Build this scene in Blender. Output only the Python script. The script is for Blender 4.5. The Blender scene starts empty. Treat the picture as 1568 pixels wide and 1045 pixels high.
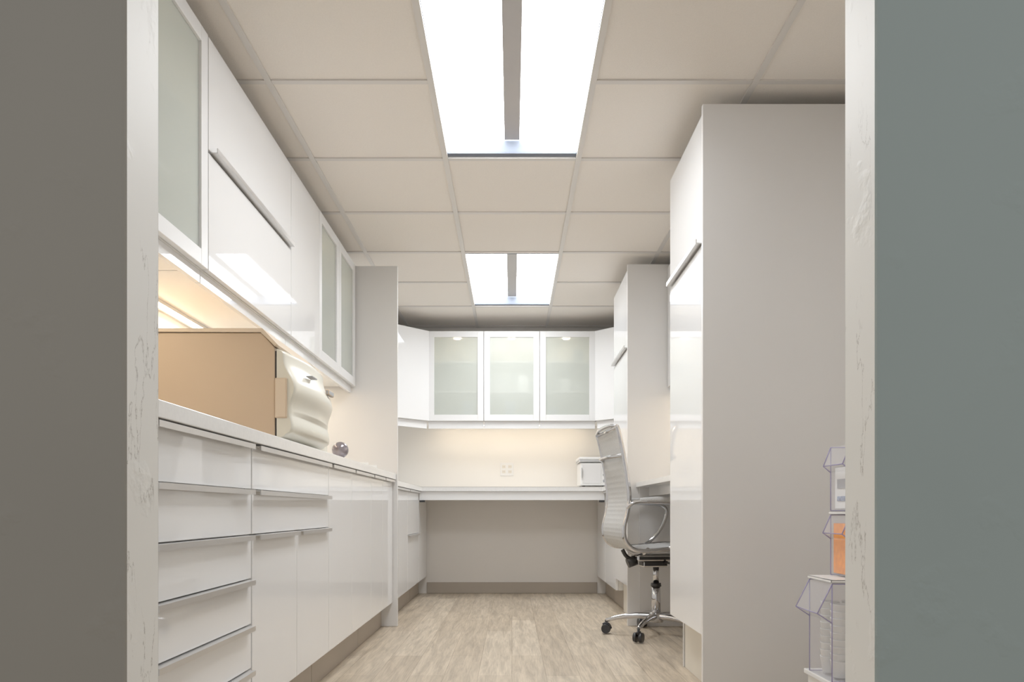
import bpy, bmesh, math
from mathutils import Vector, Matrix
S=bpy.context.scene
try:
    S.view_settings.view_transform='Standard'
    S.view_settings.look='None'
    S.view_settings.gamma=1.2
    S.view_settings.exposure=.42
except Exception as e: print(e)

# ------------------------------------------------------------ materials
def new(name):
    m=bpy.data.materials.new(name); m.use_nodes=True
    nt=m.node_tree; return m,nt,nt.nodes['Principled BSDF']
def mat(name,col,rough=.5,metal=0,coat=0,bump=0,bscale=60,var=.03,vscale=3,spec=.5):
    m,nt,b=new(name)
    N=nt.nodes; L=nt.links
    tc=N.new('ShaderNodeTexCoord')
    n=N.new('ShaderNodeTexNoise'); n.inputs['Scale'].default_value=vscale; n.inputs['Detail'].default_value=4
    L.new(tc.outputs['Object'],n.inputs['Vector'])
    r=N.new('ShaderNodeValToRGB')
    r.color_ramp.elements[0].position=.3; r.color_ramp.elements[1].position=.7
    r.color_ramp.elements[0].color=tuple(max(0,c*(1-var)) for c in col)+(1,)
    r.color_ramp.elements[1].color=tuple(min(1,c*(1+var)) for c in col)+(1,)
    L.new(n.outputs['Fac'],r.inputs['Fac']); L.new(r.outputs['Color'],b.inputs['Base Color'])
    b.inputs['Roughness'].default_value=rough; b.inputs['Metallic'].default_value=metal
    b.inputs['Coat Weight'].default_value=coat; b.inputs['Coat Roughness'].default_value=.03
    b.inputs['Specular IOR Level'].default_value=spec
    if bump:
        n2=N.new('ShaderNodeTexNoise'); n2.inputs['Scale'].default_value=bscale; n2.inputs['Detail'].default_value=6
        L.new(tc.outputs['Object'],n2.inputs['Vector'])
        bp=N.new('ShaderNodeBump'); bp.inputs['Strength'].default_value=bump; bp.inputs['Distance'].default_value=.004
        L.new(n2.outputs['Fac'],bp.inputs['Height']); L.new(bp.outputs['Normal'],b.inputs['Normal'])
    return m
def emis(name,col,s):
    m,nt,b=new(name)
    b.inputs['Base Color'].default_value=col+(1,)
    b.inputs['Emission Color'].default_value=col+(1,); b.inputs['Emission Strength'].default_value=s
    return m
def clear(name,col,alpha,rough=.05,spec=.5):
    m,nt,b=new(name)
    b.inputs['Base Color'].default_value=col+(1,); b.inputs['Roughness'].default_value=rough
    b.inputs['Alpha'].default_value=alpha; b.inputs['Specular IOR Level'].default_value=spec
    return m

M_gloss=mat('gloss_white_lacquer',(.82,.82,.82),.03,coat=0,var=.005,spec=.55)
M_frame=mat('white_door_frame',(.80,.80,.80),.35,var=.005,spec=.35)
M_satin=mat('satin_white_panel',(.74,.725,.71),.3,var=.01)
M_carc=mat('white_carcass',(.82,.81,.79),.35,var=.01)
M_top=mat('quartz_countertop',(.78,.775,.76),.18,var=.03,vscale=90)
M_alu=mat('brushed_aluminium',(.62,.61,.60),.32,metal=.7)
M_toe=mat('taupe_vinyl_base',(.38,.325,.265),.5,var=.04)
M_toeW=mat('cream_plinth',(.76,.71,.62),.4)
M_wall=mat('white_wall_paint',(.83,.80,.76),.55,bump=.15,bscale=120,var=.01)
M_splash=mat('cream_backsplash',(.86,.83,.78),.25,var=.01)
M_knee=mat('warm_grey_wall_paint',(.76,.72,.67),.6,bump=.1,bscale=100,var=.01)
M_tbar=mat('ceiling_t_bar',(.68,.65,.615),.4,var=.01)
M_tile=mat('ceiling_tile_mineral',(.83,.775,.71),.85,bump=.3,bscale=260,var=.02,vscale=200)
M_dark=mat('black_plastic',(.015,.015,.017),.35)
M_chrome=mat('polished_chrome',(.60,.60,.62),.08,metal=1,var=.01)
M_frost=clear('frosted_glass',(.74,.78,.71),.46,.16,.4)
M_acr=clear('clear_acrylic',(.86,.85,.92),.10,.03)
M_acre=clear('acrylic_edge',(.38,.34,.58),.75,.1)
M_diff=emis('led_diffuser',(.96,.98,1.0),10.5)
M_cap=mat('troffer_painted_metal',(.14,.16,.20),.5,spec=.2)
M_rib=mat('troffer_rib',(.33,.305,.285),.4)
M_warm=emis('warm_led_strip',(1,.83,.61),14.0)
M_puck=emis('warm_puck_led',(1,.85,.6),15.0)
M_tan=mat('tan_enamel',(.54,.40,.27),.45,var=.015)
M_tan2=mat('tan_trim',(.66,.53,.39),.4,var=.015)
M_cream=mat('cream_plastic',(.70,.67,.57),.28,var=.01)
M_grey=mat('grey_plastic',(.35,.35,.36),.4)
M_orange=mat('orange_packets',(.92,.29,.01),.5,var=.15,vscale=60,spec=.2)
M_red=mat('red_packets',(.80,.08,.01),.5,var=.2,vscale=60,spec=.2)
M_paper=mat('white_paper',(.80,.80,.79),.7,var=.03,vscale=20)
M_ink=mat('printed_blue_card',(.25,.30,.42),.6,var=.5,vscale=80)

def plaster(name,col,crack=False,st=.3):
    m=mat(name,col,.5,bump=.0,var=.03,vscale=2.0)
    nt=m.node_tree;N=nt.nodes;L=nt.links;b=N['Principled BSDF']
    tc=N.new('ShaderNodeTexCoord')
    n=N.new('ShaderNodeTexNoise'); n.inputs['Scale'].default_value=7; n.inputs['Detail'].default_value=5
    L.new(tc.outputs['Object'],n.inputs['Vector'])
    r=N.new('ShaderNodeValToRGB'); r.color_ramp.elements[0].position=.62; r.color_ramp.elements[1].position=.74
    L.new(n.outputs['Fac'],r.inputs['Fac'])
    n3=N.new('ShaderNodeTexNoise'); n3.inputs['Scale'].default_value=60; L.new(tc.outputs['Object'],n3.inputs['Vector'])
    mul=N.new('ShaderNodeMath'); mul.operation='MULTIPLY'; L.new(r.outputs['Color'],mul.inputs[0]); L.new(n3.outputs['Fac'],mul.inputs[1])
    bp=N.new('ShaderNodeBump'); bp.inputs['Strength'].default_value=st; bp.inputs['Distance'].default_value=.008
    L.new(mul.outputs[0],bp.inputs['Height']); L.new(bp.outputs['Normal'],b.inputs['Normal'])
    if crack:
        mpn=N.new('ShaderNodeMapping'); mpn.inputs['Scale'].default_value=(9,9,2.0); L.new(tc.outputs['Object'],mpn.inputs['Vector'])
        n4=N.new('ShaderNodeTexNoise'); n4.inputs['Scale'].default_value=1.4; n4.inputs['Detail'].default_value=9; n4.inputs['Roughness'].default_value=.6
        L.new(mpn.outputs[0],n4.inputs['Vector'])
        r4=N.new('ShaderNodeValToRGB'); e=r4.color_ramp.elements
        e[0].position=.495; e[0].color=(1,1,1,1); e[1].position=.5; e[1].color=(.38,.35,.31,1)
        e2=r4.color_ramp.elements.new(.505); e2.color=(1,1,1,1)
        L.new(n4.outputs['Fac'],r4.inputs['Fac'])
        n5=N.new('ShaderNodeTexNoise'); n5.inputs['Scale'].default_value=3.2; L.new(tc.outputs['Object'],n5.inputs['Vector'])
        r5=N.new('ShaderNodeValToRGB'); r5.color_ramp.elements[0].position=.46; r5.color_ramp.elements[1].position=.54
        L.new(n5.outputs['Fac'],r5.inputs['Fac'])
        mx=N.new('ShaderNodeMixRGB'); mx.inputs[1].default_value=(1,1,1,1); L.new(r5.outputs['Color'],mx.inputs['Fac']); L.new(r4.outputs['Color'],mx.inputs[2])
        mm=N.new('ShaderNodeMixRGB'); mm.blend_type='MULTIPLY'; mm.inputs['Fac'].default_value=1
        src=b.inputs['Base Color'].links[0].from_socket
        L.new(src,mm.inputs[1]); L.new(mx.outputs[0],mm.inputs[2]); L.new(mm.outputs[0],b.inputs['Base Color'])
    return m
M_taupe=plaster('taupe_plaster',(.255,.242,.214))
M_blue=plaster('blue_grey_plaster',(.29,.355,.355))
M_jamb=plaster('white_jamb_plaster',(.76,.75,.715),True,.4)

def floor_mat():
    m,nt,b=new('vinyl_oak_planks'); N=nt.nodes; L=nt.links
    tc=N.new('ShaderNodeTexCoord'); mp=N.new('ShaderNodeMapping'); mp.inputs['Rotation'].default_value=(0,0,math.pi/2)
    L.new(tc.outputs['Object'],mp.inputs['Vector'])
    br=N.new('ShaderNodeTexBrick'); br.inputs['Scale'].default_value=1
    br.inputs['Brick Width'].default_value=1.2; br.inputs['Row Height'].default_value=.15; br.inputs['Mortar Size'].default_value=.0012
    br.offset=.37
    br.inputs['Color1'].default_value=(.60,.505,.385,1); br.inputs['Color2'].default_value=(.49,.40,.295,1); br.inputs['Mortar'].default_value=(.33,.26,.18,1)
    L.new(mp.outputs[0],br.inputs['Vector'])
    m2=N.new('ShaderNodeMapping'); m2.inputs['Scale'].default_value=(18,1.8,1); L.new(tc.outputs['Object'],m2.inputs['Vector'])
    n=N.new('ShaderNodeTexNoise'); n.inputs['Scale'].default_value=1.6; n.inputs['Detail'].default_value=9; n.inputs['Roughness'].default_value=.65; n.inputs['Distortion'].default_value=.6
    L.new(m2.outputs[0],n.inputs['Vector'])
    r=N.new('ShaderNodeValToRGB'); r.color_ramp.elements[0].position=.33; r.color_ramp.elements[0].color=(.70,.69,.68,1)
    r.color_ramp.elements[1].position=.62; r.color_ramp.elements[1].color=(1.12,1.12,1.12,1)
    L.new(n.outputs['Fac'],r.inputs['Fac'])
    m3=N.new('ShaderNodeMapping'); m3.inputs['Scale'].default_value=(140,5,1); L.new(tc.outputs['Object'],m3.inputs['Vector'])
    n3=N.new('ShaderNodeTexNoise'); n3.inputs['Scale'].default_value=1.3; n3.inputs['Detail'].default_value=5; L.new(m3.outputs[0],n3.inputs['Vector'])
    r3=N.new('ShaderNodeValToRGB'); r3.color_ramp.elements[0].position=.35; r3.color_ramp.elements[0].color=(.84,.83,.82,1); r3.color_ramp.elements[1].position=.55
    L.new(n3.outputs['Fac'],r3.inputs['Fac'])
    mm=N.new('ShaderNodeMixRGB'); mm.blend_type='MULTIPLY'; mm.inputs['Fac'].default_value=1
    L.new(br.outputs['Color'],mm.inputs[1]); L.new(r.outputs['Color'],mm.inputs[2])
    m4=N.new('ShaderNodeMixRGB'); m4.blend_type='MULTIPLY'; m4.inputs['Fac'].default_value=1
    L.new(mm.outputs[0],m4.inputs[1]); L.new(r3.outputs['Color'],m4.inputs[2]); L.new(m4.outputs[0],b.inputs['Base Color'])
    b.inputs['Roughness'].default_value=.42
    bp=N.new('ShaderNodeBump'); bp.inputs['Strength'].default_value=.15; bp.inputs['Distance'].default_value=.002
    L.new(n.outputs['Fac'],bp.inputs['Height']); L.new(bp.outputs['Normal'],b.inputs['Normal'])
    return m
M_floor=floor_mat()

def mesh_mat():
    m=clear('white_woven_mesh',(.78,.78,.77),.85,.5)
    nt=m.node_tree;N=nt.nodes;L=nt.links;b=N['Principled BSDF']
    tc=N.new('ShaderNodeTexCoord'); v=N.new('ShaderNodeTexVoronoi'); v.inputs['Scale'].default_value=180
    L.new(tc.outputs['Object'],v.inputs['Vector'])
    r=N.new('ShaderNodeValToRGB'); r.color_ramp.elements[0].color=(.40,.40,.39,1); r.color_ramp.elements[1].color=(.60,.60,.59,1); r.color_ramp.elements[1].position=.5
    L.new(v.outputs['Distance'],r.inputs['Fac']); L.new(r.outputs['Color'],b.inputs['Base Color'])
    return m
M_mesh=mesh_mat()

# ------------------------------------------------------------ builder
class B:
    def __init__(s,name): s.n=name; s.bm=bmesh.new(); s.m=[]
    def mi(s,m):
        if m not in s.m: s.m.append(m)
        return s.m.index(m)
    def box(s,x0,x1,y0,y1,z0,z1,m,bev=0,seg=2,nm=None):
        x0,x1=sorted((x0,x1));y0,y1=sorted((y0,y1));z0,z1=sorted((z0,z1))
        v=[s.bm.verts.new(p) for p in [(x0,y0,z0),(x1,y0,z0),(x1,y1,z0),(x0,y1,z0),(x0,y0,z1),(x1,y0,z1),(x1,y1,z1),(x0,y1,z1)]]
        F=[(0,3,2,1),(4,5,6,7),(0,1,5,4),(1,2,6,5),(2,3,7,6),(3,0,4,7)]
        K=['-z','+z','-y','+x','+y','-x']
        fs=[]
        for f,k in zip(F,K):
            q=s.bm.faces.new([v[i] for i in f]); q.material_index=s.mi((nm or {}).get(k,m)); fs.append(q)
        if bev:
            es=set(e for f in fs for e in f.edges)
            bmesh.ops.bevel(s.bm,geom=list(es),offset=bev,segments=seg,affect='EDGES',profile=.5,clamp_overlap=True)
    def poly(s,pts,m,smooth=False):
        f=s.bm.faces.new([s.bm.verts.new(p) for p in pts]); f.material_index=s.mi(m); f.smooth=smooth; return f
    def prism(s,pts,axis,a0,a1,m,bev=0):
        def P(p,a):
            return {'x':(a,p[0],p[1]),'y':(p[0],a,p[1]),'z':(p[0],p[1],a)}[axis]
        v0=[s.bm.verts.new(P(p,a0)) for p in pts]; v1=[s.bm.verts.new(P(p,a1)) for p in pts]
        i=s.mi(m); fs=[s.bm.faces.new(v0),s.bm.faces.new(v1)]
        n=len(pts)
        for k in range(n): fs.append(s.bm.faces.new([v0[k],v0[(k+1)%n],v1[(k+1)%n],v1[k]]))
        for f in fs: f.material_index=i
        if bev:
            es=set(e for f in fs for e in f.edges)
            bmesh.ops.bevel(s.bm,geom=list(es),offset=bev,segments=2,affect='EDGES',profile=.5,clamp_overlap=True)
    def tube(s,pts,r,m,seg=12,sub=0,closed=False):
        P=[Vector(p) for p in pts]; R=r if isinstance(r,(list,tuple)) else [r]*len(P)
        if sub:
            Q=[];RR=[];n=len(P)
            for i in range(n-1):
                a=P[max(i-1,0)];b=P[i];c=P[i+1];d=P[min(i+2,n-1)]
                for k in range(sub):
                    t=k/sub
                    Q.append(.5*((2*b)+(c-a)*t+(2*a-5*b+4*c-d)*t*t+(3*b-a-3*c+d)*t**3)); RR.append(R[i]*(1-t)+R[i+1]*t)
            Q.append(P[-1]);RR.append(R[-1]);P=Q;R=RR
        i=s.mi(m); rings=[]; up=None
        for k,p in enumerate(P):
            t=(P[min(k+1,len(P)-1)]-P[max(k-1,0)]).normalized()
            if up is None:
                up=t.orthogonal().normalized()
            else:
                up=(up-t*up.dot(t)).normalized()
            sd=t.cross(up)
            rings.append([s.bm.verts.new(p+(up*math.cos(2*math.pi*j/seg)+sd*math.sin(2*math.pi*j/seg))*R[k]) for j in range(seg)])
        for a,b in zip(rings,rings[1:]):
            for j in range(seg):
                f=s.bm.faces.new([a[j],a[(j+1)%seg],b[(j+1)%seg],b[j]]); f.material_index=i; f.smooth=True
        for rg in (rings[0],rings[-1]):
            f=s.bm.faces.new(rg); f.material_index=i
    def cyl(s,p0,p1,r0,r1,m,seg=28): s.tube([p0,p1],[r0,r1],m,seg)
    def lathe(s,c,prof,m,seg=32):
        i=s.mi(m); rings=[]
        for r,z in prof: rings.append([s.bm.verts.new((c[0]+r*math.cos(2*math.pi*j/seg),c[1]+r*math.sin(2*math.pi*j/seg),c[2]+z)) for j in range(seg)])
        for a,b in zip(rings,rings[1:]):
            for j in range(seg):
                f=s.bm.faces.new([a[j],a[(j+1)%seg],b[(j+1)%seg],b[j]]); f.material_index=i; f.smooth=True
        for rg in (rings[0],rings[-1]):
            f=s.bm.faces.new(rg); f.material_index=i
    def grid(s,fn,nu,nv,m,smooth=True):
        i=s.mi(m); V=[[s.bm.verts.new(fn(a/nu,b/nv)) for b in range(nv+1)] for a in range(nu+1)]
        for a in range(nu):
            for b in range(nv):
                f=s.bm.faces.new([V[a][b],V[a+1][b],V[a+1][b+1],V[a][b+1]]); f.material_index=i; f.smooth=smooth
        return V
    def done(s,rot=0,org=None,recalc=True):
        if recalc: bmesh.ops.recalc_face_normals(s.bm,faces=s.bm.faces[:])
        me=bpy.data.meshes.new(s.n)
        vs=[v.co for v in s.bm.verts]
        if org is None:
            org=Vector(((min(v.x for v in vs)+max(v.x for v in vs))/2,(min(v.y for v in vs)+max(v.y for v in vs))/2,min(v.z for v in vs)))
            bmesh.ops.translate(s.bm,verts=s.bm.verts[:],vec=-org)
        s.bm.to_mesh(me); s.bm.free()
        for m in s.m: me.materials.append(m)
        o=bpy.data.objects.new(s.n,me); o.location=org; o.rotation_euler[2]=rot
        S.collection.objects.link(o); return o

HC=.73; CEIL=2.34; XW=1.37; YB=6.5; YF0=1.22; YF1=1.34
# ------------------------------------------------------------ shell
b=B('floor'); b.box(-3,3,-2.5,YB+.12,-.05,0,M_floor); b.done()
b=B('wall_left'); b.box(-XW-.1,-XW,YF1+.001,YB+.1,0,2.6,M_splash); b.done()
b=B('wall_right'); b.box(XW,XW+.1,YF1+.001,YB+.1,0,2.6,M_wall); b.done()
b=B('wall_back')
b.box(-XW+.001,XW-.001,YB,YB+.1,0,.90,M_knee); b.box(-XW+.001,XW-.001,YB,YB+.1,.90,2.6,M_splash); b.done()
b=B('wall_front_left'); b.box(-3,-.639,YF0,YF1,0,2.6,M_taupe,.006,2,{'+x':M_jamb,'+y':M_wall}); b.done()
b=B('wall_front_right'); b.box(.602,3,YF0,YF1,0,2.6,M_blue,.006,2,{'-x':M_jamb,'+y':M_wall}); b.done()
b=B('wall_front_header'); b.box(-.638,.601,YF0,YF1,2.12,2.6,M_taupe,.004,2,{'-z':M_jamb,'+y':M_wall}); b.done()

# ceiling grid
b=B('ceiling')
xs=[-XW+.001,-.912,-.304,.304,.912,XW-.001]; ys=[YF1+.001]+[3.378+.61*k for k in range(-3,6)]+[YB-.001]
LY=[(2.158,3.378),(4.598,5.818)]
def inlight(y): return any(a-.01<y<c+.01 for a,c in LY)
for i in range(5):
    for j in range(len(ys)-1):
        if i==2 and inlight((ys[j]+ys[j+1])/2): continue
        b.box(xs[i]+.003,xs[i+1]-.003,ys[j]+.003,ys[j+1]-.003,CEIL,CEIL+.018,M_tile)
for x in xs:
    w=.012; x0=max(x-w,-XW+.001); x1=min(x+w,XW-.001)
    b.box(x0,x1,ys[0],ys[-1],CEIL-.006,CEIL+.006,M_tbar)
for y in ys:
    y0=max(y-.012,ys[0]); y1=min(y+.012,ys[-1])
    for i in range(5):
        if i==2 and any(a+.02<y<c-.02 for a,c in LY): continue
        b.box(xs[i]+.0125,xs[i+1]-.0125,y0,y1,CEIL-.0055,CEIL+.006,M_tbar)
b.box(-XW+.001,XW-.001,YF1+.001,YB-.001,2.52,2.54,M_tile)
b.done()

# troffers
for a,c in LY:
    b=B('recessed_ceiling_light'); y0=a+.014; y1=c-.014; zb=CEIL+.008; zt=CEIL+.075; w=.290
    for s in (-1,1):
        n=6
        def fn(u,v,s=s):
            x=w+(.036-w)*u; z=zb+(zt-zb)*u
            return (s*x,y0+.03+(y1-y0-.06)*v,z)
        b.grid(fn,n,1,M_diff)
    # gable-shaped end plates closing each end of the roof-shaped recess
    for ye,yi in ((y0,y0+.031),(y1,y1-.031)):
        b.poly([(-w,yi,zb-.002),(w,yi,zb-.002),(.036,yi,zt),(-.036,yi,zt)],M_cap)
        b.box(-w,w,min(ye,yi),max(ye,yi),zb-.006,zb-.001,M_cap)
    b.box(-.037,.037,y0+.032,y1-.032,zt-.014,zt+.004,M_rib,.003)
    for s in (-1,1): b.box(s*w,s*(w+.006),y0,y1,zb-.004,zb+.05,M_cap)
    b.box(-w-.006,w+.006,y0-.004,y1+.004,zt+.01,zt+.03,M_cap)
    b.done()

# ------------------------------------------------------------ cabinets
ML=lambda u,v,z:(-XW+.004+v,u,z)
MR=lambda u,v,z:(XW-.004-v,u,z)
MB=lambda u,v,z:(u,YB-.004-v,z)
def mbox(b,M,u0,u1,v0,v1,z0,z1,m,bev=0):
    p=M(u0,v0,z0);q=M(u1,v1,z1); b.box(p[0],q[0],p[1],q[1],p[2],q[2],m,bev)
def handle(b,M,u0,u1,v,z,inset=.02):
    mbox(b,M,u0+inset,u1-inset,v-.016,v+.020,z-.001,z+.002,M_alu)
    mbox(b,M,u0+inset,u1-inset,v+.017,v+.020,z-.012,z-.001,M_alu)
def glassdoor(b,M,u0,u1,z0,z1,v):
    fr=.05; t=.02
    mbox(b,M,u0,u0+fr,v-t,v,z0,z1,M_frame,.0015); mbox(b,M,u1-fr,u1,v-t,v,z0,z1,M_frame,.0015)
    mbox(b,M,u0+fr,u1-fr,v-t,v,z0,z0+fr,M_frame,.0015); mbox(b,M,u0+fr,u1-fr,v-t,v,z1-fr,z1,M_frame,.0015)
    mbox(b,M,u0+fr,u1-fr,v-.013,v-.009,z0+fr,z1-fr,M_frost)
def cabinet(name,M,u0,u1,z0,z1,depth,fronts,toe=0,toemat=None,hollow=False,rail=0,items=0):
    b=B(name); g=.0018; t=.018; D=depth; c=D-.021
    U0,U1=u0+g,u1-g
    if hollow:
        mbox(b,M,U0,U0+t,0,c,z0,z1,M_carc); mbox(b,M,U1-t,U1,0,c,z0,z1,M_carc)
        mbox(b,M,U0+t,U1-t,0,c,z0,z0+t,M_carc); mbox(b,M,U0+t,U1-t,0,c,z1-t,z1,M_carc)
        mbox(b,M,U0+t,U1-t,0,.006,z0+t,z1-t,M_carc)
        for k in (1,2):
            zz=z0+(z1-z0)*k/3; mbox(b,M,U0+t,U1-t,.008,c-.05,zz,zz+.012,M_carc)
        uc=(U0+U1)/2
        p=M(uc,c*.6,z1-t-.012); b.cyl(p,(p[0],p[1],z1-t),.03,.032,M_puck)
        if items:
            for k in range(3):
                uu=U0+.06+.11*k; zz=z0+(z1-z0)*((k+items)%3)/3+.013+ (.006 if (k+items)%3==0 else 0)
                mbox(b,M,uu,uu+.09,.1,c-.06,zz,zz+.10+.03*((k*items)%3),[M_paper,M_grey,M_tan2,M_ink][(k+items)%4],.004)
    else:
        mbox(b,M,U0,U1,0,c,z0,z1,M_carc)
    if toe:
        mbox(b,M,U0,U1,0,D-.07,0.001,z0,toemat or M_toe)
    for f in fronts:
        fu0,fu1,fz0,fz1,ty=f[:5]
        if ty=='glass': glassdoor(b,M,fu0+g,fu1-g,fz0+g,fz1-g,D)
        else:
            mbox(b,M,fu0+g,fu1-g,D-.019,D,fz0+g,fz1-.0035,M_gloss,.0012)
            if ty=='h': handle(b,M,fu0,fu1,D,fz1-.0035)
            if ty=='hs': handle(b,M,fu0,fu1,D,fz1-.0035,.012)
            if ty=='hb':
                mbox(b,M,fu0+.02,fu1-.02,D-.016,D+.022,fz0-.0025,fz0+.0005,M_alu)
                mbox(b,M,fu0+.02,fu1-.02,D+.019,D+.022,fz0,fz0+.014,M_alu)
    if rail:
        mbox(b,M,U0,U1,D-.045,D-.027,z0-rail,z0-.0005,M_gloss,.001)
    return b.done()

DB=XW-.004-.75
zt=.920; zb=.15
cabinet('drawer_cabinet',ML,1.51,2.125,zb,zt,DB,[(1.51,2.125,z0,z1,'h') for z0,z1 in zip([.15,.275,.402,.533,.66,.79],[.275,.402,.533,.66,.79,zt])],1)
cabinet('base_cabinet',ML,1.36,1.508,zb,zt,DB,[(1.36,1.508,zb,zt,'p')],1)
cabinet('base_cabinet',ML,2.13,3.02,zb,zt,DB,[(2.13,3.02,.79,zt,'h'),(2.13,3.02,.66,.79,'h'),(2.13,2.575,.15,.66,'h'),(2.575,3.02,.15,.66,'h')],1)
for a,c in ((3.022,3.93),(3.932,4.635)):
    mid={3.022:3.46,3.932:4.28}[a]
    cabinet('base_cabinet',ML,a,c,zb,zt,DB,[(a,mid,zb,zt,'hs'),(mid,c,zb,zt,'hs')],1)
zt2=.882
cabinet('base_cabinet',ML,4.67,5.93,zb,zt2,DB,[(4.67,5.30,zb,zt2,'hs'),(5.30,5.93,zb,.55,'h'),(5.30,5.93,.55,zt2,'hs')],1)
cabinet('base_cabinet',ML,5.932,6.48,zb,zt2,DB,[(5.932,6.48,zb,zt2,'p')],1)
cabinet('base_cabinet',MR,5.335,5.93,zb,zt2,DB,[(5.335,5.93,zb,.55,'h'),(5.335,5.93,.55,zt2,'hs')],1)
cabinet('base_cabinet',MR,5.932,6.48,zb,zt2,DB,[(5.932,6.48,zb,zt2,'p')],1)

b=B('countertop'); b.box(-XW+.003,-.728,1.345,4.638,.9225,.960,M_top,.002); b.done()
b=B('countertop')
z0,z1=.885,.92
b.prism([(-XW+.003,4.668),(-.728,4.668),(-.728,5.93),(.728,5.93),(.728,5.335),(XW-.003,5.335),(XW-.003,YB-.003),(-XW+.003,YB-.003)],'z',z0,z1,M_top,.002)
b.done()
b=B('desk_apron'); b.box(-.746,.746,5.945,5.965,.812,.8835,M_gloss,.0015)
for s in(-1,1):
    b.prism([(s*.72,.8835),(s*.72,.80),(s*.66,.8835)],'y',5.97,5.99,M_dark)
    b.box(s*.742,s*.70,5.93,5.945,.795,.811,M_dark)
b.done()
b=B('end_panel'); b.box(-XW+.003,-.72,4.64,4.666,.001,2.266,M_satin,.001); b.done()

zu0,zu1=1.505,2.266; DU=XW-.004-.98
def up(u0,u1,fr,**k): return cabinet('upper_cabinet',ML,u0,u1,zu0,zu1,DU,fr,rail=.04,**k)
up(1.36,2.384,[(1.36,1.92,zu0,zu1,'glass'),(1.92,2.384,zu0,zu1,'glass')],hollow=True,items=1)
up(2.386,3.279,[(2.386,3.279,1.896,zu1,'hb'),(2.386,3.279,zu0,1.890,'p')])
up(3.281,3.757,[(3.281,3.757,zu0,zu1,'p')])
up(3.759,4.62,[(3.759,4.19,zu0,zu1,'glass'),(4.19,4.62,zu0,zu1,'glass')],hollow=True,items=2)
bz0,bz1=1.471,2.218
for k in range(3):
    u0=-.697+k*.4633
    cabinet('upper_cabinet',MB,u0,u0+.463,bz0,bz1,.376,[(u0,u0+.463,bz0,bz1,'glass')],hollow=True,rail=.06,items=k+1)
for s in (-1,1):
    b=B('upper_cabinet')
    X=XW-.004; Y=YB-.004; e=.7
    b.prism([(s*X,Y),(s*e,Y),(s*e,6.135),(s*.985,5.85),(s*X,5.85)],'z',bz0,bz1,M_carc)
    d=Vector((s*.985-s*e,5.85-6.135)).normalized(); n=Vector((-s*1,-1)).normalized()
    def P(t,o,L0=Vector((s*e,6.135)),d=d,n=n): 
        q=L0+d*t+n*o; return (q.x,q.y)
    Ld=(.285**2*2)**.5
    b.prism([P(.004,.002),P(Ld-.004,.002),P(Ld-.004,.021),P(.004,.021)],'z',bz0+.002,bz1-.002,M_gloss,.001)
    b.prism([P(0,-.03),P(Ld,-.03),P(Ld,-.012),P(0,-.012)],'z',bz0-.06,bz0-.001,M_gloss)
    b.done()
DT=XW-.004-.735
for a,c in ((2.822,3.435),(4.66,5.33)):
    cabinet('tall_cabinet',MR,a+.022,c,.245,zu1,DT,[(a+.022,c,1.768,zu1,'hb'),(a+.022,c,.245,1.762,'p')],1,M_toeW)
    b=B('tall_end_panel'); b.box(.729,XW-.003,a,a+.02,.001,2.284,M_satin,.001); b.done()
cabinet('upper_cabinet',MR,3.44,4.655,zu0,zu1,DU,[(3.44,4.05,zu0,zu1,'p'),(4.05,4.655,zu0,zu1,'p')],rail=.04)
b=B('built_in_desk'); b.box(.78,XW-.003,3.44,4.655,.875,.905,M_top,.002)
b.box(.80,XW-.003,3.44,3.458,.001,.875,M_satin); b.box(.80,XW-.003,4.637,4.655,.001,.875,M_satin)
b.box(.86,.878,3.458,4.637,.82,.875,M_gloss)
b.done()
b=B('baseboard_back'); b.box(-.748,.748,YB-.012,YB-.001,.001,.098,M_toe,.002); b.done()

def strip(x0,x1,y0,y1,z):
    b=B('under_cabinet_light'); b.box(x0,x1,y0,y1,z,z+.012,M_carc,.001)
    b.box(x0+.004,x1-.004,y0+.004,y1-.004,z-.003,z-.0005,M_warm); b.done()
strip(-1.33,-1.29,1.5,2.36,1.4925); strip(-1.33,-1.29,2.42,3.24,1.4925); strip(-1.33,-1.29,3.32,4.58,1.4925)
strip(-.66,.66,6.30,6.33,1.458)
strip(1.20,1.24,3.5,4.6,1.4925)

b=B('power_outlet'); cx,cz=-.045,.73+63*6.5/1131
b.box(cx-.058,cx+.058,YB-.006,YB-.0005,cz-.057,cz+.057,M_carc,.002)
for sx in(-.027,.027):
    for sz in (-.022,.022):
        b.box(cx+sx-.016,cx+sx+.016,YB-.008,YB-.006,cz+sz-.014,cz+sz+.014,M_toeW,.001)
        for q in (-.006,.006): b.box(cx+sx+q-.001,cx+sx+q+.001,YB-.0085,YB-.008,cz+sz-.005,cz+sz+.006,M_grey)
b.done()

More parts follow.
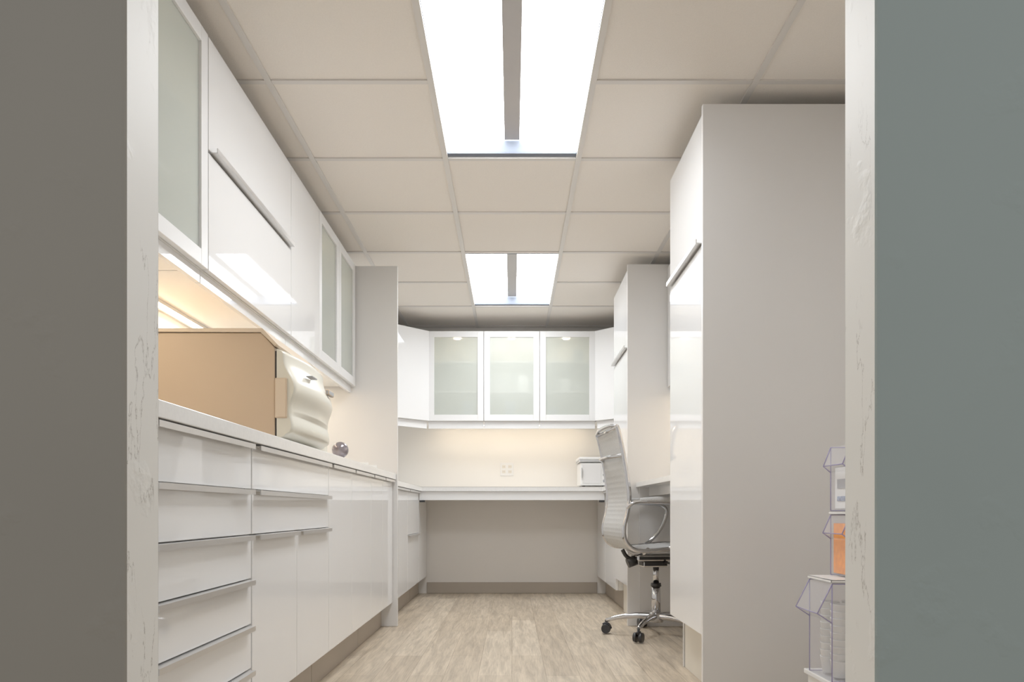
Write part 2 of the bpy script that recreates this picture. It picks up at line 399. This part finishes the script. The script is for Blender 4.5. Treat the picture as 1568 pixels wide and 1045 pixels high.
# ------------------------------------------------------------ autoclave
b=B('tabletop_autoclave'); zc=.9615; H=.368
y0,y1=2.49,3.02; xf=-.80; xb=-1.33
b.prism([(xb,zc+.012),(xf,zc+.012),(xf,zc+H-.05),(xf-.045,zc+H),(xb,zc+H)],'y',y0,y1,M_tan,.003)
b.prism([(xb-.002,zc+H+.002),(xf-.045,zc+H+.002),(xf+.002,zc+H-.048),(xf+.012,zc+H-.042),(xf-.04,zc+H+.014),(xb-.002,zc+H+.014)],'y',y0-.006,y1+.006,M_tan2,.002)
b.box(xf,xf+.006,y0+.006,y1-.006,zc+.02,zc+H-.06,M_dark)
FH=H-.066
def fas(u,v):
    y=y0+.002+(y1-y0-.004)*u; z=zc+.012+FH*v
    bul=.035*math.sin(math.pi*u)**.7
    pr=.048*math.sin(math.pi*min(1,max(0,v))**.8)**.45 if 0<v<1 else 0
    wav=.010*math.sin(v*math.pi*4+.5)
    return (xf+.008+pr+bul*(.6 if v<.3 else .9)+wav*(1 if .05<v<.95 else 0),y,z)
V=b.grid(fas,24,40,M_cream)
n=b.mi(M_cream)
for a in (0,24):
    pts=[v for v in V[a]]
    back=[b.bm.verts.new((xf+.006,v.co.y,v.co.z)) for v in pts]
    for k in range(len(pts)-1):
        f=b.bm.faces.new([pts[k],pts[k+1],back[k+1],back[k]]); f.material_index=n
for k in (0,40):
    pts=[V[a][k] for a in range(25)]
    back=[b.bm.verts.new((xf+.006,v.co.y,v.co.z)) for v in pts]
    for q in range(24):
        f=b.bm.faces.new([pts[q],pts[q+1],back[q+1],back[q]]); f.material_index=n
b.box(xf+.001,xf+.042,y0-.006,y0+.05,zc+.08,zc+.215,M_tan2,.004)
b.box(xf+.08,xf+.094,y0+.36,y0+.44,zc+.215,zc+.235,M_grey,.003)
for k in range(5): b.box(xf+.07,xf+.0925,y0+.13+k*.014,y0+.138+k*.014,zc+.242,zc+.246,M_grey)
for xx in (xb+.05,xf-.06):
    for yy in (y0+.05,y1-.05): b.cyl((xx,yy,zc-.001),(xx,yy,zc+.013),.02,.018,M_dark)
b.done()

zc=.9615
b=B('soap_dispenser'); c=(-.83,3.17,zc)
b.lathe(c,[(.0,0),(.034,.001),(.036,.01),(.036,.10),(.03,.118),(.013,.125),(.013,.14),(.0,.14)],M_cream)
b.cyl((c[0],c[1],c[2]+.138),(c[0],c[1],c[2]+.165),.006,.006,M_cream); b.box(c[0]-.012,c[0]+.045,c[1]-.009,c[1]+.009,c[2]+.163,c[2]+.175,M_cream,.003); b.done()
M_mer=mat('smoky_glass_globe',(.26,.23,.25),.12,metal=.5)
b=B('mirror_globe'); c=(-.795,3.42,zc)
b.lathe(c,[(0,0),(.028,.001),(.026,.008),(.018,.014),(.001,.014)],M_chrome)
b.lathe((c[0],c[1],c[2]+.048),[(max(.0005,.038*math.sin(math.pi*k/20)),-.038*math.cos(math.pi*k/20)) for k in range(21)],M_mer); b.done()
b=B('paper_tray'); z=zc; b.box(-.95,-.77,3.95,4.2,z,z+.006,M_paper,.001); b.box(-.95,-.77,3.95,3.955,z+.006,z+.026,M_paper); b.box(-.95,-.945,3.955,4.2,z+.006,z+.026,M_paper); b.box(-.95,-.77,4.195,4.2,z+.006,z+.026,M_paper); b.done()

b=B('toaster_oven'); zc=.9215; x0,x1,y0,y1=.56,.78,6.05,6.36
b.box(x0,x1,y0,y1,zc+.012,zc+.20,M_carc,.008); b.box(x0-.01,x1+.004,y0-.01,y1,zc+.205,zc+.222,M_grey,.004)
b.box(x0-.012,x1+.004,y0-.012,y1,zc+.224,zc+.245,M_carc,.005)
b.box(x0+.015,x1-.05,y0-.004,y0,zc+.03,zc+.185,M_satin,.002)
b.box(x0+.006,x0+.014,y0-.02,y0,zc+.07,zc+.16,M_dark,.003)
for k in range(3): b.cyl((x1-.025,y0,zc+.05+.05*k),(x1-.025,y0-.012,zc+.05+.05*k),.012,.010,M_grey)
for xx in(x0+.03,x1-.03):
    for yy in (y0+.03,y1-.03): b.cyl((xx,yy,zc),(xx,yy,zc+.013),.012,.012,M_dark)
b.done()

# ------------------------------------------------------------ office chair
b=B('office_chair')
prof=[(.27,.455),(.262,.49),(.235,.515),(.14,.525),(0,.515),(-.13,.505),(-.20,.515),(-.245,.56),(-.255,.63),(-.235,.72),(-.225,.80),(-.235,.90),(-.255,1.02),(-.28,1.14),(-.295,1.19)]
def cr(pts,sub):
    P=[Vector(p) for p in pts];Q=[];n=len(P)
    for i in range(n-1):
        a=P[max(i-1,0)];bb=P[i];c=P[i+1];d=P[min(i+2,n-1)]
        for k in range(sub):
            t=k/sub; Q.append(.5*((2*bb)+(c-a)*t+(2*a-5*bb+4*c-d)*t*t+(3*bb-a-3*c+d)*t**3))
    Q.append(P[-1]); return Q
C=cr(prof,10)
W=.245
for s in (-1,1): b.tube([(p.x,s*W,p.y) for p in C],.0125,M_chrome,10)
nrm=[]
for k in range(len(C)):
    t=(C[min(k+1,len(C)-1)]-C[max(k-1,0)]).normalized(); nrm.append(Vector((t.y,-t.x)))
idx=[k for k in range(3,len(C)-2)]
for off in (.004,-.004):
    def fn(u,v,off=off):
        k=idx[int(round(u*(len(idx)-1)))]; y=(v*2-1)*(W-.006)
        rib=.0018*abs(math.sin(k*math.pi/3.0))
        o=off*(1+rib/.004)
        return (C[k].x+nrm[k].x*o,y,C[k].y+nrm[k].y*o)
    b.grid(fn,len(idx)-1,8,M_mesh)
for k in (2,len(C)-3):
    b.tube([(C[k].x,-W,C[k].y),(C[k].x,W,C[k].y)],.011,M_chrome)
top=C[-1]
b.tube([(top.x,-W,top.y),(top.x-.015,-W*.6,top.y+.012),(top.x-.02,0,top.y+.015),(top.x-.015,W*.6,top.y+.012),(top.x,W,top.y)],.010,M_chrome,10,6)
b.tube([(-.258,-W,1.03),(-.30,-W*.5,1.03),(-.305,0,1.03),(-.30,W*.5,1.03),(-.258,W,1.03)],.011,M_chrome,10,6)
for xx in (-.12,.12):
    b.tube([(xx,-W,.513),(xx,-W*.7,.49),(xx,0,.475),(xx,W*.7,.49),(xx,W,.513)],.012,M_chrome,10,6)
for s in (-1,1):
    y=s*(W+.018)
    b.tube([(-.235,s*W,.74),(-.215,y,.765),(-.16,y,.775),(0,y,.772),(.10,y,.765),(.145,y,.735),(.14,y,.68),(.10,y,.60),(.045,y,.54),(.0,s*W,.517)],.0115,M_chrome,10,8)
    b.tube([(-.17,y,.786),(-.08,y,.788),(.04,y,.785),(.09,y,.778)],[.010,.016,.016,.011],M_mesh,10,6)
b.box(-.13,.13,-.075,.075,.435,.472,M_dark,.01); b.box(-.09,.06,-.05,.05,.40,.437,M_dark,.008)
b.tube([(.03,-.05,.43),(.05,-.18,.425),(.06,-.24,.42)],[.006,.006,.010],M_dark)
b.cyl((-.17,.0,.42),(-.12,0,.44),.028,.03,M_dark)
b.tube([(-.05,0,.44),(-.16,0,.45),(-.20,0,.50)],.012,M_dark,10,5)
b.cyl((0,0,.30),(0,0,.41),.018,.018,M_chrome); b.cyl((0,0,.12),(0,0,.30),.027,.025,M_chrome); b.cyl((0,0,.285),(0,0,.305),.031,.029,M_dark)
b.lathe((0,0,.075),[(.02,0),(.042,.003),(.045,.03),(.038,.055),(.03,.062),(.0,.062)],M_chrome)
R=.29
for k in range(5):
    a=math.radians(162+72*k); ca,sa=math.cos(a),math.sin(a)
    b.tube([(.03*ca,.03*sa,.112),(.12*ca,.12*sa,.112),(.22*ca,.22*sa,.098),(R*ca,R*sa,.078)],[.021,.018,.014,.011],M_chrome,10,5)
    cx,cy=R*ca,R*sa
    b.cyl((cx,cy,.05),(cx,cy,.082),.007,.007,M_dark)
    ta=Vector((-sa,ca,0))
    for q in (-1,1):
        p=Vector((cx,cy,.0295))+ta*q*.007; p2=p+ta*q*.019
        b.cyl(p,p2,.0285,.026,M_dark,20)
    b.tube([Vector((cx,cy,.029))-Vector((ca,sa,0))*.028,Vector((cx,cy,.052))-Vector((ca,sa,0))*.018,Vector((cx,cy,.060)),Vector((cx,cy,.052))+Vector((ca,sa,0))*.018],.009,M_dark,8,4)
b.done(rot=math.radians(6),org=Vector((.84,4.31,.0015)),recalc=True)

# ------------------------------------------------------------ acrylic dispensers on a low stand
b=B('dispenser_stand'); b.box(.985,1.34,2.22,2.46,.04,.185,M_carc,.003); b.box(.975,1.35,2.21,2.47,.187,.203,M_gloss,.003); b.box(1.0,1.33,2.24,2.44,.001,.04,M_toe); b.done()
def bin_(name,x0,x1,y0,y1,z0,z1,flap):
    b=B(name); t=.003
    for (a,c,d,e,f,g) in ((x0,x1,y0,y0+t,z0,z1),(x0,x1,y1-t,y1,z0,z1),(x1-t,x1,y0+t,y1-t,z0,z1),(x0,x1,y0+t,y1-t,z0,z0+t)):
        b.box(a,c,d,e,f,g,M_acr)
    h=z1-z0
    b.box(x0,x0+t,y0+t,y1-t,z0+t,z0+h*.62,M_acr)
    for yy in (y0,y1-t):
        b.prism([(x0,z1-.004),(x0-flap,z0+h*.70),(x0,z0+h*.62)],'y',yy,yy+t,M_acr)
    b.prism([(x0-flap,z0+h*.70),(x0-flap+.002,z0+h*.70-.003),(x0+.002,z0+h*.60),(x0,z0+h*.62)],'y',y0,y1,M_acr)
    b.prism([(x0,z1),(x0-flap,z0+h*.70),(x0-flap+.003,z0+h*.70),(x0+.003,z1)],'y',y0,y1,M_acr)
    E=.0018
    for yy in (y0,y1):
        for p,q in (((x0,yy,z0),(x0,yy,z1)),((x0,yy,z1),(x0-flap,yy,z0+h*.70)),((x0-flap,yy,z0+h*.70),(x0,yy,z0+h*.60)),((x0,yy,z1),(x1,yy,z1)),((x0,yy,z0),(x1,yy,z0))):
            b.cyl(p,q,E,E,M_acre,6)
    b.cyl((x0-flap,y0,z0+h*.7),(x0-flap,y1,z0+h*.7),E,E,M_acre,6)
    return b
b=bin_('cup_dispenser',.975,1.21,2.25,2.42,.206,.505,.045)
for i in range(2):
    for j in range(2):
        for k in range(9):
            c=(1.02+.07*i,2.295+.075*j,.211+.022*k)
            b.lathe(c,[(.0,0.001),(.022,.001),(.029,.05),(.030,.052),(.0275,.052),(.021,.006),(.0,.006)],M_paper,20)
b.box(.970,1.22,2.245,2.425,.508,.518,M_carc,.002)
b.done()
b=bin_('glove_packet_dispenser',1.040,1.21,2.27,2.41,.5205,.715,.026)
for k in range(9): b.box(1.046+k*.017,1.059+k*.017,2.276,2.404,.526,.690-.006*(k%3),M_orange if k%3!=1 else M_red,.002)
b.box(1.035,1.22,2.265,2.415,.7175,.7265,M_carc,.002)
b.done()
b=bin_('mask_dispenser',1.040,1.21,2.27,2.41,.729,.935,.024)
for k in range(5): b.box(1.05+k*.02,1.066+k*.02,2.278,2.402,.734,.87,M_paper,.002)
b.box(1.0475,1.0498,2.30,2.38,.76,.775,M_ink); b.box(1.0475,1.0498,2.30,2.38,.80,.83,M_grey); b.done()

# ------------------------------------------------------------ world, camera
w=bpy.data.worlds.new('World'); S.world=w; w.use_nodes=True
w.node_tree.nodes['Background'].inputs[0].default_value=(1,.98,.945,1); w.node_tree.nodes['Background'].inputs[1].default_value=.39
cd=bpy.data.cameras.new('Camera'); cd.sensor_width=36; cd.lens=36*1131/1568; cd.shift_y=259.5/1568; cd.clip_start=.05
cam=bpy.data.objects.new('Camera',cd); cam.location=(0,0,HC); cam.rotation_euler=(math.pi/2,0,0)
S.collection.objects.link(cam); S.camera=cam
